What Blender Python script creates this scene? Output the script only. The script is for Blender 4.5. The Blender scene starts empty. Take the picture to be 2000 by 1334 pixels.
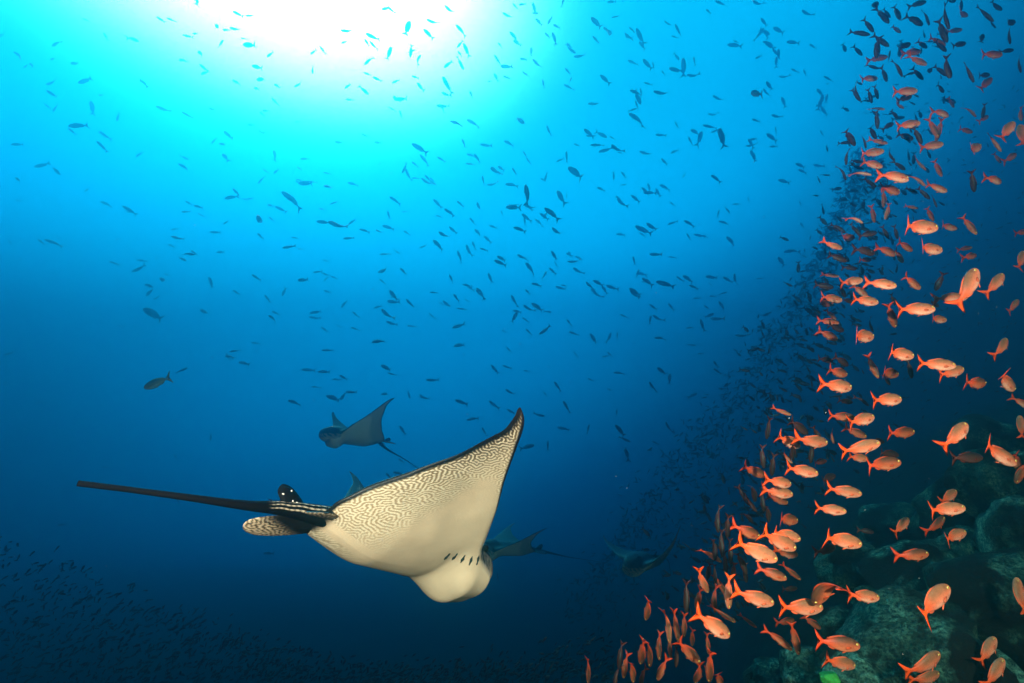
import bpy, bmesh, math, random
import numpy as np
from mathutils import Vector, Matrix, noise
random.seed(7); RNG = np.random.default_rng(7)
sc = bpy.context.scene
COLL = sc.collection

# ------------------------------------------------------------------ camera, water light, sun, strobes, exposure
PITCH = math.radians(12); F = 1000.0                      # focal length in pixels of the 2000 px wide photograph
cd = bpy.data.cameras.new('camera'); cam = bpy.data.objects.new('camera', cd); COLL.objects.link(cam)
cd.sensor_width = 36; cd.lens = 18; cd.clip_start = .02; cd.clip_end = 500
cam.rotation_euler = (math.pi/2 + PITCH, 0, 0); sc.camera = cam
CM = cam.rotation_euler.to_matrix(); CMN = np.array(CM)
def ray(px, py): return (CM @ Vector(((px-1000)/F, (667-py)/F, -1))).normalized()
def at(px, py, d):                                        # point seen at a pixel, d metres in front of the lens plane
    return CM @ Vector(((px-1000)/F*d, (667-py)/F*d, -d))
vs = sc.view_settings; vs.view_transform = 'Standard'; vs.look = 'None'; vs.exposure = 0; vs.gamma = 1
cy = sc.cycles
cy.max_bounces = 5; cy.volume_bounces = 2; cy.diffuse_bounces = 2; cy.glossy_bounces = 2
cy.sample_clamp_indirect = 6; cy.use_denoising = True

SUN = ray(590, -70)
def lin(c): return tuple((x/255)/12.92 if x/255 <= .04045 else ((x/255+.055)/1.055)**2.4 for x in c)
world = bpy.data.worlds.new('World'); sc.world = world; world.use_nodes = True
nt = world.node_tree; nt.nodes.clear()
def wmath(op, a, b=None, c=None):
    n = nt.nodes.new('ShaderNodeMath'); n.operation = op
    for i, v in enumerate((a, b, c)):
        if v is None: continue
        if isinstance(v, (int, float)): n.inputs[i].default_value = v
        else: nt.links.new(v, n.inputs[i])
    return n.outputs[0]
tc = nt.nodes.new('ShaderNodeTexCoord'); sp = nt.nodes.new('ShaderNodeSeparateXYZ'); nt.links.new(tc.outputs['Generated'], sp.inputs[0])
dt = nt.nodes.new('ShaderNodeVectorMath'); dt.operation = 'DOT_PRODUCT'; nt.links.new(tc.outputs['Generated'], dt.inputs[0]); dt.inputs[1].default_value = SUN
dot = dt.outputs['Value']
q = wmath('MULTIPLY_ADD', wmath('ADD', wmath('MULTIPLY', sp.outputs[2], .12), wmath('MULTIPLY', dot, .88)), .5, .5)
rp = nt.nodes.new('ShaderNodeValToRGB')
stops = [(0, .0, .0005, .002), (.60, .0, .001, .004), (.68, .001, .008, .04), (.74, .008, .20, .5), (.79, .02, 1.0, 1.8), (.84, .015, 1.85, 3.1), (.88, .02, 2.15, 3.4), (.92, .02, 2.1, 3.0), (.97, .03, 2.2, 2.7)]   # radiance of the water by angle from the sun
while len(rp.color_ramp.elements) < len(stops): rp.color_ramp.elements.new(.5)
for e, (p, r_, g_, b_) in zip(rp.color_ramp.elements, stops): e.position = p; e.color = (r_/4, g_/4, b_/4, 1)
nt.links.new(q, rp.inputs[0])
b1 = nt.nodes.new('ShaderNodeBackground'); nt.links.new(rp.outputs[0], b1.inputs[0])
em = nt.nodes.new('ShaderNodeMapRange'); em.interpolation_type = 'SMOOTHSTEP'; nt.links.new(sp.outputs[2], em.inputs[0])
for i_, v_ in ((1, .30), (2, .62), (3, 4.0), (4, 2.2)): em.inputs[i_].default_value = v_
nt.links.new(em.outputs[0], b1.inputs[1])
b2 = nt.nodes.new('ShaderNodeBackground'); b2.inputs[0].default_value = (1, .82, .72, 1)
# the sun's broad patch on the rippled surface, wider than high
GC = ray(548, -165); GR = Vector((GC.y, -GC.x, 0)).normalized(); GU = GR.cross(GC)
def wdot(v):
    n = nt.nodes.new('ShaderNodeVectorMath'); n.operation = 'DOT_PRODUCT'; nt.links.new(tc.outputs['Generated'], n.inputs[0]); n.inputs[1].default_value = v; return n.outputs['Value']
r2 = wmath('ADD', wmath('POWER', wmath('ABSOLUTE', wmath('DIVIDE', wdot(GR), .30)), 2), wmath('POWER', wmath('ABSOLUTE', wmath('DIVIDE', wdot(GU), .205)), 2))
front = wmath('GREATER_THAN', wdot(GC), 0)
nt.links.new(wmath('MULTIPLY', wmath('MULTIPLY', wmath('EXPONENT', wmath('MULTIPLY', wmath('POWER', r2, 2), -1.0)), front), 30), b2.inputs[1])
ad = nt.nodes.new('ShaderNodeAddShader'); nt.links.new(b1.outputs[0], ad.inputs[0]); nt.links.new(b2.outputs[0], ad.inputs[1])
wo = nt.nodes.new('ShaderNodeOutputWorld'); nt.links.new(ad.outputs[0], wo.inputs[0])

sl = bpy.data.lights.new('sun', 'SUN'); sl.energy = 1.0; sl.angle = math.radians(15); sl.color = (.35, .85, 1)
so = bpy.data.objects.new('sun', sl); COLL.objects.link(so); so.rotation_euler = (-SUN).to_track_quat('-Z', 'Y').to_euler()
# the photographer's two flash guns on their arms left and right of the camera
for (x, y), aim, pw in (((-.55, .2), (820, 1000), 560), ((.85, .25), (1790, 900), 1900)):
    l = bpy.data.lights.new('camera_strobe', 'SPOT'); l.energy = pw; l.shadow_soft_size = .06; l.color = (1, .76, .60)
    l.spot_size = math.radians(104); l.spot_blend = .9
    ob = bpy.data.objects.new('camera_strobe', l); COLL.objects.link(ob)
    ob.location = CM @ Vector((x, y, .1)); ob.rotation_euler = (at(*aim, 2.6) - ob.location).to_track_quat('-Z', 'Y').to_euler()

# ------------------------------------------------------------------ helpers
def mat(name, col=None, rough=.5, attr=None, vary=0., spec=.4, bump=0., bscale=60, mottle=0., mscale=20):
    m = bpy.data.materials.new(name); m.use_nodes = True; t = m.node_tree; b = t.nodes['Principled BSDF']
    N = t.nodes.new; K = t.links.new
    b.inputs['Roughness'].default_value = rough; b.inputs['Specular IOR Level'].default_value = spec
    if attr:
        a = N('ShaderNodeAttribute'); a.attribute_name = attr; c = a.outputs['Color']
    else:
        a = N('ShaderNodeRGB'); a.outputs[0].default_value = (*col, 1); c = a.outputs[0]
    tco = N('ShaderNodeTexCoord')
    if mottle:
        nz = N('ShaderNodeTexNoise'); nz.inputs['Scale'].default_value = mscale; nz.inputs['Detail'].default_value = 4; K(tco.outputs['Object'], nz.inputs['Vector'])
        mr = N('ShaderNodeMapRange'); mr.inputs[1].default_value = .3; mr.inputs[2].default_value = .7; mr.inputs[3].default_value = 1-mottle; mr.inputs[4].default_value = 1+mottle*.5
        K(nz.outputs['Fac'], mr.inputs[0])
        v = N('ShaderNodeVectorMath'); v.operation = 'SCALE'; K(c, v.inputs[0]); K(mr.outputs[0], v.inputs['Scale']); c = v.outputs[0]
    if vary:
        oi = N('ShaderNodeObjectInfo'); h = N('ShaderNodeHueSaturation')
        m1 = N('ShaderNodeMapRange'); m1.inputs[3].default_value = 1-vary; m1.inputs[4].default_value = 1+vary*.5; K(oi.outputs['Random'], m1.inputs[0])
        K(m1.outputs[0], h.inputs['Value']); h.inputs['Fac'].default_value = 1; K(c, h.inputs['Color']); c = h.outputs[0]
    K(c, b.inputs['Base Color'])
    if bump:
        n2 = N('ShaderNodeTexNoise'); n2.inputs['Scale'].default_value = bscale; n2.inputs['Detail'].default_value = 6; K(tco.outputs['Object'], n2.inputs['Vector'])
        bp = N('ShaderNodeBump'); bp.inputs['Strength'].default_value = bump; bp.inputs['Distance'].default_value = .01; K(n2.outputs['Fac'], bp.inputs['Height']); K(bp.outputs[0], b.inputs['Normal'])
    return m
def mesh(name, v, f, m, cols=None, smooth=True):
    me = bpy.data.meshes.new(name); me.from_pydata([tuple(map(float, p)) for p in v], [], [tuple(map(int, q)) for q in f]); me.materials.append(m)
    if smooth: me.polygons.foreach_set('use_smooth', [True]*len(me.polygons))
    if cols is not None:
        a = me.color_attributes.new('Col', 'FLOAT_COLOR', 'POINT'); c = np.ones((len(v), 4), np.float32); c[:, :3] = cols; a.data.foreach_set('color', c.ravel())
    me.update(); return me
def link(name, data, parent=None, mx=None):
    o = bpy.data.objects.new(name, data); COLL.objects.link(o)
    if parent is not None: o.parent = parent
    if mx is not None: o.matrix_world = mx if parent is None else o.matrix_world; 
    if mx is not None and parent is not None: o.matrix_local = mx
    return o
def tag(o, label=None, cat=None, group=None, kind=None):
    for k, v in (('label', label), ('category', cat), ('group', group), ('kind', kind)):
        if v: o[k] = v
    return o
def herm(xs, ys, x):
    xs = np.array(xs, float); ys = np.array(ys, float); h = np.diff(xs); d = np.diff(ys)/h
    m = np.zeros(len(xs)); m[0] = d[0]; m[-1] = d[-1]
    for i in range(1, len(xs)-1): m[i] = 0 if d[i-1]*d[i] <= 0 else 2*d[i-1]*d[i]/(d[i-1]+d[i])
    k = np.clip(np.searchsorted(xs, x, side='right')-1, 0, len(h)-1); t = (x-xs[k])/h[k]
    return ys[k]*(1+2*t)*(1-t)**2+m[k]*h[k]*t*(1-t)**2+ys[k+1]*t*t*(3-2*t)+m[k+1]*h[k]*t*t*(t-1)
def sstep(a, b, x): t = np.clip((np.asarray(x, float)-a)/(b-a), 0, 1); return t*t*(3-2*t)
def mixc(a, b, t): t = np.asarray(t)[..., None]; return np.asarray(a)*(1-t)+np.asarray(b)*t

# ------------------------------------------------------------------ the reef slope
def reef_z(x, y):
    x0 = 1.55+.55*max(0, y-3.2)-.35*max(0, 2.2-y)
    d = x-x0
    z = -1.75+.50*d-.03*max(0, d-4)**2 if d > 0 else -1.75-1.5*(-d)
    z = max(z, -8.6)
    n = noise.fractal(Vector((x*.8, y*.8, 3.1)), 1., 2., 5)*.30+noise.noise(Vector((x*2.6, y*2.6, 7)))*.10
    return z+n
RK = 1.32                                                  # the reef lies this much farther out than first sketched
def build_reef():
    xs = np.concatenate([np.linspace(-45, -2, 30), np.linspace(-1.5, 8, 130), np.linspace(8.5, 45, 34)])
    ys = np.concatenate([np.linspace(-20, -1, 14), np.linspace(-.6, 9, 110), np.linspace(9.5, 45, 40)])
    v = [(x, y, max(-9.4, RK*reef_z(x/RK, y/RK))) for y in ys for x in xs]; nx = len(xs)
    f = [(j*nx+i, j*nx+i+1, (j+1)*nx+i+1, (j+1)*nx+i) for j in range(len(ys)-1) for i in range(nx-1)]
    return mesh('reef_slope', v, f, rock_mat('reef_ground', .14))  # rock colour scaled down: shade between the boulders painted into the ground
def rock_mat(name, k=1.):
    m = bpy.data.materials.new(name); m.use_nodes = True; t = m.node_tree; b = t.nodes['Principled BSDF']; N = t.nodes.new; K = t.links.new
    b.inputs['Roughness'].default_value = .9; b.inputs['Specular IOR Level'].default_value = .15
    geo = N('ShaderNodeNewGeometry'); P = geo.outputs['Position']
    n1 = N('ShaderNodeTexNoise'); n1.inputs['Scale'].default_value = 3.2; n1.inputs['Detail'].default_value = 8; n1.inputs['Roughness'].default_value = .65; K(P, n1.inputs['Vector'])
    r1 = N('ShaderNodeValToRGB'); K(n1.outputs['Fac'], r1.inputs[0]); e = r1.color_ramp.elements
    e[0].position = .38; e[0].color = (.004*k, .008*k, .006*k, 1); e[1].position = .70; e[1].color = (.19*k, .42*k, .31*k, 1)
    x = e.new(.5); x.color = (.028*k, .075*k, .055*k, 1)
    n2 = N('ShaderNodeTexNoise'); n2.inputs['Scale'].default_value = 38; n2.inputs['Detail'].default_value = 5; n2.inputs['Roughness'].default_value = .7; K(P, n2.inputs['Vector'])
    r2 = N('ShaderNodeValToRGB'); K(n2.outputs['Fac'], r2.inputs[0]); r2.color_ramp.elements[0].position = .38; r2.color_ramp.elements[0].color = (.12, .12, .12, 1); r2.color_ramp.elements[1].position = .66; r2.color_ramp.elements[1].color = (2.0, 2.0, 1.8, 1)
    mx = N('ShaderNodeMix'); mx.data_type = 'RGBA'; mx.blend_type = 'MULTIPLY'; mx.inputs[0].default_value = 1; K(r1.outputs[0], mx.inputs[6]); K(r2.outputs[0], mx.inputs[7])
    # dark reddish turf patches
    n3 = N('ShaderNodeTexNoise'); n3.inputs['Scale'].default_value = 2.1; n3.inputs['Detail'].default_value = 5; K(P, n3.inputs['Vector'])
    r3 = N('ShaderNodeMapRange'); r3.inputs[1].default_value = .51; r3.inputs[2].default_value = .58; K(n3.outputs['Fac'], r3.inputs[0])
    m2 = N('ShaderNodeMix'); m2.data_type = 'RGBA'; K(r3.outputs[0], m2.inputs[0]); K(mx.outputs[2], m2.inputs[6]); m2.inputs[7].default_value = (.011, .010, .006, 1)
    K(m2.outputs[2], b.inputs['Base Color'])
    ma = N('ShaderNodeMath'); K(n1.outputs['Fac'], ma.inputs[0]); K(n2.outputs['Fac'], ma.inputs[1])
    bp = N('ShaderNodeBump'); bp.inputs['Strength'].default_value = 1; bp.inputs['Distance'].default_value = .09; K(ma.outputs[0], bp.inputs['Height']); K(bp.outputs[0], b.inputs['Normal'])
    return m
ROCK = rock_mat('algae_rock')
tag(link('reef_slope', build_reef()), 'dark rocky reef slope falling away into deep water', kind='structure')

def boulder(px, py, d, rx, ry, rz, rot, seed, label):
    bm = bmesh.new(); bmesh.ops.create_icosphere(bm, subdivisions=5, radius=1)
    off = Vector((seed*7.3, seed*3.1, seed*1.7))
    for v in bm.verts:
        p = v.co.copy(); n = p.normalized()
        k = 1+.30*noise.noise(p*1.1+off)+.14*noise.noise(p*2.6+off)+.06*noise.noise(p*6+off)+.03*noise.noise(p*14+off)
        # a few flat facets as on broken lava blocks
        for a in range(5):
            w = Vector((math.sin(seed*3+a*2.1), math.cos(seed*5+a*1.3), math.sin(a*1.9+seed))).normalized()
            dd = n.dot(w)*k
            if dd > .72: k *= .72/dd*.75+.25
        v.co = Vector((n.x*rx, n.y*ry, n.z*rz))*k*RK*.9
    me = bpy.data.meshes.new('boulder'); bm.to_mesh(me); bm.free(); me.materials.append(ROCK)
    me.polygons.foreach_set('use_smooth', [True]*len(me.polygons))
    o = link('boulder', me); o.location = at(px, py, d*RK); o.rotation_euler = rot
    tag(o, label, 'boulder', 'boulders on the reef slope'); return o
BOULD = [
 (1765, 1290, 2.75, .52, .46, .30, (.1, -.45, .3), 'broad mossy boulder sloping up under the large bright orange fish'),
 (1990, 1190, 3.1, .46, .5, .44, (.2, -.75, .1), 'tall pale green boulder with a steep slanting face at the reef edge'),
 (1800, 1120, 3.9, .42, .40, .26, (0, -.2, .5), 'rounded dark boulder behind the broad mossy boulder'),
 (1660, 1105, 4.9, .34, .3, .27, (0, .1, .2), 'small dim boulder at the foot of the reef, fading into blue'),
 (1650, 1235, 3.3, .17, .2, .12, (.2, -.3, .8), 'small pale teal boulder beside the broad mossy boulder'),
 (1585, 1310, 3.1, .26, .24, .15, (.1, -.2, 1.2), 'low weedy boulder beside the green sponge'),
 (1895, 1085, 4.2, .30, .32, .26, (.3, -.4, .2), 'lumpy boulder wedged between rounded dark boulder and steep slope'),
 (1725, 1195, 3.9, .26, .24, .18, (0, -.3, 2), 'dark boulder in the gap above the small pale teal boulder'),
 (1890, 985, 5.3, .42, .5, .36, (.1, -.6, .3), 'faint slanting boulder high on the reef slope'),
 (1965, 965, 4.2, .34, .4, .42, (.3, -.5, .9), 'dark weed-covered block below the blurred red fish'),
 (1950, 880, 6.0, .50, .5, .40, (.3, -.5, 1.5), 'hazy block at the top of the reef slope'),
 (1905, 1320, 2.75, .26, .3, .22, (.4, -.2, .6), 'shadowed rock between the two lowest orange fish'),
 (1690, 1330, 2.6, .20, .22, .14, (.4, .3, .2), 'small rock with pale crust below the broad mossy boulder'),
 (1830, 1215, 3.4, .24, .26, .2, (.4, .3, 1.2), 'knobbly dark rock behind the tail of the large bright orange fish'),
 (1520, 1328, 4.2, .30, .3, .18, (.0, -.3, .4), 'dim outlying rock where the reef drops into deep water'),
 (1995, 1070, 3.6, .30, .36, .34, (.2, -.6, 2.2), 'dark red-brown rock above the steep pale green boulder'),
 (1745, 1030, 6.4, .45, .5, .30, (.1, -.3, .6), 'blue-tinted far boulder barely showing through the water'),
 (1840, 1040, 5.4, .30, .3, .22, (.1, -.5, 1.9), 'round far boulder under the cluster of four orange fish'),
]
for i, b in enumerate(BOULD): boulder(*b[:7], i+1.3, b[7])
# green sponge on the low boulder
def sponge():
    m = mat('green_sponge', (.03, .26, .03), .8, bump=.6, bscale=90)
    bm = bmesh.new(); bmesh.ops.create_icosphere(bm, subdivisions=4, radius=.055)
    for v in bm.verts: v.co *= 1+.25*noise.noise(v.co*28)+.12*noise.noise(v.co*70); v.co.z *= .75
    me = bpy.data.meshes.new('sponge'); bm.to_mesh(me); bm.free(); me.materials.append(m); me.polygons.foreach_set('use_smooth', [True]*len(me.polygons))
    o = link('sponge', me); o.location = at(1622, 1326, 3.2); tag(o, 'small bright green sponge growing on a low weedy boulder', 'sponge')
sponge()

# ------------------------------------------------------------------ eagle rays
RAY_S = [0, .04, .08, .11, .13, .145, .16, .185, .22, .4, .6, .8, .93, .98, 1]
RAY_LE = [.475, .465, .43, .385, .34, .30, .265, .245, .232, .14, .0, -.145, -.252, -.310, -.347]
TE_S = [0, .1, .2, .4, .6, .8, .93, .98, 1]
RAY_TE = [-.41, -.41, -.38, -.27, -.215, -.235, -.300, -.340, -.352]
HS = .76
def labyrinth(n=700, px=.0012, wav=.0128, it=12):
    """worm-and-ring skin pattern grown by repeated band filtering"""
    k = np.fft.fftfreq(n)[:, None]**2+np.fft.fftfreq(n)[None, :]**2; k = np.sqrt(k); k0 = px/wav
    B = np.exp(-((k-k0)/(k0*.42))**2)
    u = RNG.standard_normal((n, n))
    for _ in range(it):
        u = np.real(np.fft.ifft2(np.fft.fft2(u)*B)); u = np.tanh(u/(u.std()+1e-9)*1.6)
    return u
LAB = labyrinth()
def lab(x, y):
    i = (np.asarray(x)/.0012) % 699; j = (np.asarray(y)/.0012) % 699
    i0 = i.astype(int); j0 = j.astype(int); a = i-i0; b = j-j0
    return LAB[i0, j0]*(1-a)*(1-b)+LAB[i0+1, j0]*a*(1-b)+LAB[i0, j0+1]*(1-a)*b+LAB[i0+1, j0+1]*a*b
def span(sg, a0, a1):
    s = np.linspace(0, 1, 201); k = sstep(.03, .25, s); th = (a0+a1*s)*k
    y = np.concatenate([[0], np.cumsum(.5*(np.cos(th[1:])+np.cos(th[:-1])))])*HS/200
    z = np.concatenate([[0], np.cumsum(.5*(np.sin(th[1:])+np.sin(th[:-1])))])*HS/200
    return np.interp(sg, s, y), np.interp(sg, s, z), np.interp(sg, s, th)
CREAM = np.array((.66, .51, .34)); WHITE = np.array((.80, .70, .51)); DKB = np.array((.065, .043, .02)); BLACK = np.array((.004, .0045, .005))
M_RAY = mat('ray_skin', attr='Col', rough=.5, spec=.35, bump=.12, bscale=120, mottle=.18, mscale=7)
M_TAIL = mat('ray_tail_skin', attr='Col', rough=.75, spec=.08)
M_RAYDARK = mat('ray_dark_skin', (.004, .0045, .005), .75, spec=.08)
M_SLIT = mat('gill_slit_dark', (.012, .016, .012), .8)
M_EYE = mat('ray_eye', (.01, .01, .01), .15)
def ray_body(right, left, ns, nu, pattern=True):
    """right/left = (a0, a1, twist, forward sweep); returns vertices, faces and colours"""
    def cols(n): return np.concatenate([np.linspace(0, .24, n//3, endpoint=False), np.linspace(.24, .985, n-n//3-2), [.994, 1.]])
    S = np.concatenate([-cols(min(ns, 70))[::-1], cols(ns)[1:]])   # negative: left wing
    un = (1-np.cos(np.linspace(0, math.pi, nu)))/2
    V = []; C = []
    rows = [(u, 1) for u in un]+[(u, -1) for u in un[::-1][1:-1]]
    for u, side in rows:
        s = np.abs(S); xl = herm(RAY_S, RAY_LE, s); xt = herm(TE_S, RAY_TE, s); ch = xl-xt; x = xl-ch*u
        P = np.zeros((len(S), 3)); yy = np.zeros(len(S)); zz = np.zeros(len(S)); th = np.zeros(len(S)); tw = np.zeros(len(S)); sw = np.zeros(len(S))
        for sel, pr in ((S >= 0, right), (S < 0, left)):
            yy[sel], zz[sel], th[sel] = span(s[sel], pr[0], pr[1]); tw[sel] = pr[2]; sw[sel] = pr[3]
        off = -tw*s*(x-.5*(xl+xt))
        yf = s*HS
        edge = np.minimum(u, 1-u)*ch
        E1 = np.sqrt(np.clip(1-(1-np.clip(edge/.045, 0, 1))**2, 0, 1)); E2 = np.sqrt(np.clip(1-(1-np.clip(edge/.10, 0, 1))**2, 0, 1))
        w = .014*(1-s)**.6*E2+.0012*(1-s)
        bx = sstep(-.43, -.15, x)*(1-.55*sstep(.05, .40, x))
        hd = sstep(.10, .24, x)
        if side > 0:
            h = w+E1*(.085*bx*np.exp(-(yf/.17)**2)+.055*hd*np.exp(-(yf/.11)**4)*(1-.75*sstep(.33, .47, x)))
        else:
            jaw = hd*(1-.70*sstep(.325, .357, x)+.10*np.exp(-((x-.385)/.02)**2)-.15*sstep(.43, .47, x))
            h = w+E1*(.070*bx*np.exp(-(yf/.20)**2)+.098*jaw*np.exp(-(yf/.112)**4))
        off = off+side*h
        P[:, 0] = x+sw*s*s; P[:, 1] = (yy-np.sin(th)*off)*np.where(S >= 0, -1, 1); P[:, 2] = zz+np.cos(th)*off
        V.append(P)
        if side < 0:
            c = np.tile(CREAM, (len(S), 1))
            t = .62*u+.95*s-.30*np.exp(-((u-.36)/.25)**2)*(1-sstep(.50, .72, s))+.12*np.exp(-(u/.12)**2)*sstep(.25, .5, s)
            Wp = sstep(.42, .66, t)*(yf > .03)
            wf = 1.28-.36*s; L = lab(HS*(1.28*s-.18*s*s)+.012*np.sin(x*9), (x-xt)*wf+.5)
            D = sstep(.60, 1.3, t)                        # ground darkens outwards
            thr = -.12+.85*D
            line = sstep(thr-.2, thr+.2, L)
            ground = mixc(np.array((.27, .18, .085)), DKB, D)
            pc = mixc(ground, WHITE*(1-.05*D)[:, None], line)
            c = mixc(c, pc, Wp*(.70+.30*D)) if pattern else mixc(c, (.20, .15, .08), Wp*.6)
            rw = 1+1.3*s*s; rim = np.maximum(1-sstep(.006, .015, (1-u)*ch/rw), (1-sstep(.004, .012, u*ch/rw))*(s > .17))
            rim = np.maximum(rim, sstep(.962, .985, s)); rim = np.maximum(rim, (1-sstep(.012, .030, u*ch))*(s <= .17)*(.75+.25*np.sign(lab(yf*.6, x))))
            rim = np.maximum(rim, (1-sstep(-.395, -.36, x))*(yf < .06))
            c = mixc(c, BLACK, np.clip(rim, 0, 1)*((s > .06) | (x > .3) | (x < -.33)))
            # dusky mouth line
            c = mixc(c, (.10, .12, .08), np.exp(-((x-.356)/.007)**2)*(yf < .085)*.85)
        else:
            c = np.tile(BLACK*1.2, (len(S), 1)); L = lab(yf*.55+.2, x*.55+.1)
            c = mixc(c, WHITE, sstep(.80, .95, L)*.7*sstep(.03, .05, edge)) if pattern else c*2.5
        C.append(c)
    n = len(S); R = len(rows); V = np.concatenate(V); C = np.concatenate(C)
    f = []
    for r in range(R):
        r2 = (r+1) % R
        for i in range(n-1): f.append((r*n+i, r*n+i+1, r2*n+i+1, r2*n+i))
    return V, f, C
def plate(outline, th, cols=None, nrm=(0, 0, 1), dome=0.):
    """closed thin fin from an outline (list of 3D points), thinner at the rim"""
    o = np.array(outline, float); n = len(o); c = o.mean(0); nr = np.array(nrm, float)
    inner = c+(o-c)*.55
    v = list(o)+list(inner+nr*th)+[c+nr*(th+dome)]+list(inner-nr*th)+[c-nr*th+nr*dome]
    f = []
    for i in range(n):
        j = (i+1) % n
        f += [(i, j, n+j, n+i), (n+i, n+j, 2*n), (j, i, 2*n+1+i, 2*n+1+j), (2*n+1+j, 2*n+1+i, 3*n+1)]
    return v, f
def fine_plate(outline, th, rings=14):
    """thin lobe with many rings so that skin marks can be carried by its points"""
    o = np.array(outline, float); o = np.repeat(o, 3, 0); n = len(o)
    for k in (1, 2): o[k::3] = o[0::3]*(1-k/3)+np.roll(o[0::3], -1, 0)*(k/3)
    c = o.mean(0); half = []
    for sgn in (1, -1):
        for r in range(rings+1):
            q = r/rings; p = c+(o-c)*(1-q*.985); p = p+np.array((0, 0, sgn*th*math.sqrt(max(0, 1-(1-q)**2))+sgn*.0004)); half.append(p)
    v = np.concatenate(half); f = []; m = rings+1
    for s_ in (0, 1):
        for r in range(rings):
            a = (s_*m+r)*n; b = a+n
            for i in range(n):
                j = (i+1) % n; f.append((a+i, a+j, b+j, b+i) if s_ == 0 else (a+j, a+i, b+i, b+j))
        e = (s_*m+rings)*n; f.append(tuple(range(e, e+n)) if s_ == 0 else tuple(reversed(range(e, e+n))))
    for i in range(n): j = (i+1) % n; f.append((j, i, m*n+i, m*n+j))
    return v, f
def tube(path, radii, seg=16, colf=None):
    path = [Vector(p) for p in path]; v = []; f = []; cols = []
    up = Vector((0, 0, 1))
    for i, p in enumerate(path):
        d = (path[min(i+1, len(path)-1)]-path[max(i-1, 0)]).normalized(); a = d.cross(up).normalized(); b = a.cross(d)
        for k in range(seg):
            t = 2*math.pi*k/seg; v.append(p+(a*math.cos(t)+b*math.sin(t))*radii[i])
            if colf: cols.append(colf(i/(len(path)-1), t))
    for i in range(len(path)-1):
        for k in range(seg): f.append((i*seg+k, i*seg+(k+1) % seg, (i+1)*seg+(k+1) % seg, (i+1)*seg+k))
    v += [path[0], path[-1]]; n = len(v)
    if colf: cols += [colf(0, 0), colf(1, 0)]
    for k in range(seg): f += [(n-2, (k+1) % seg, k), (n-1, (len(path)-2+1)*seg+k, (len(path)-1)*seg+(k+1) % seg)]
    return v, f, (np.array(cols) if colf else None)
def catmull(pts, n):
    pts = [Vector(p) for p in pts]; q = [pts[0]*2-pts[1]]+pts+[pts[-1]*2-pts[-2]]; out = []
    for i in range(1, len(q)-2):
        for k in range(n):
            t = k/n; a, b, c, d = q[i-1:i+3]
            out.append(.5*((2*b)+(c-a)*t+(2*a-5*b+4*c-d)*t*t+(3*b-a-3*c+d)*t**3))
    return out+[pts[-1]]
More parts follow.
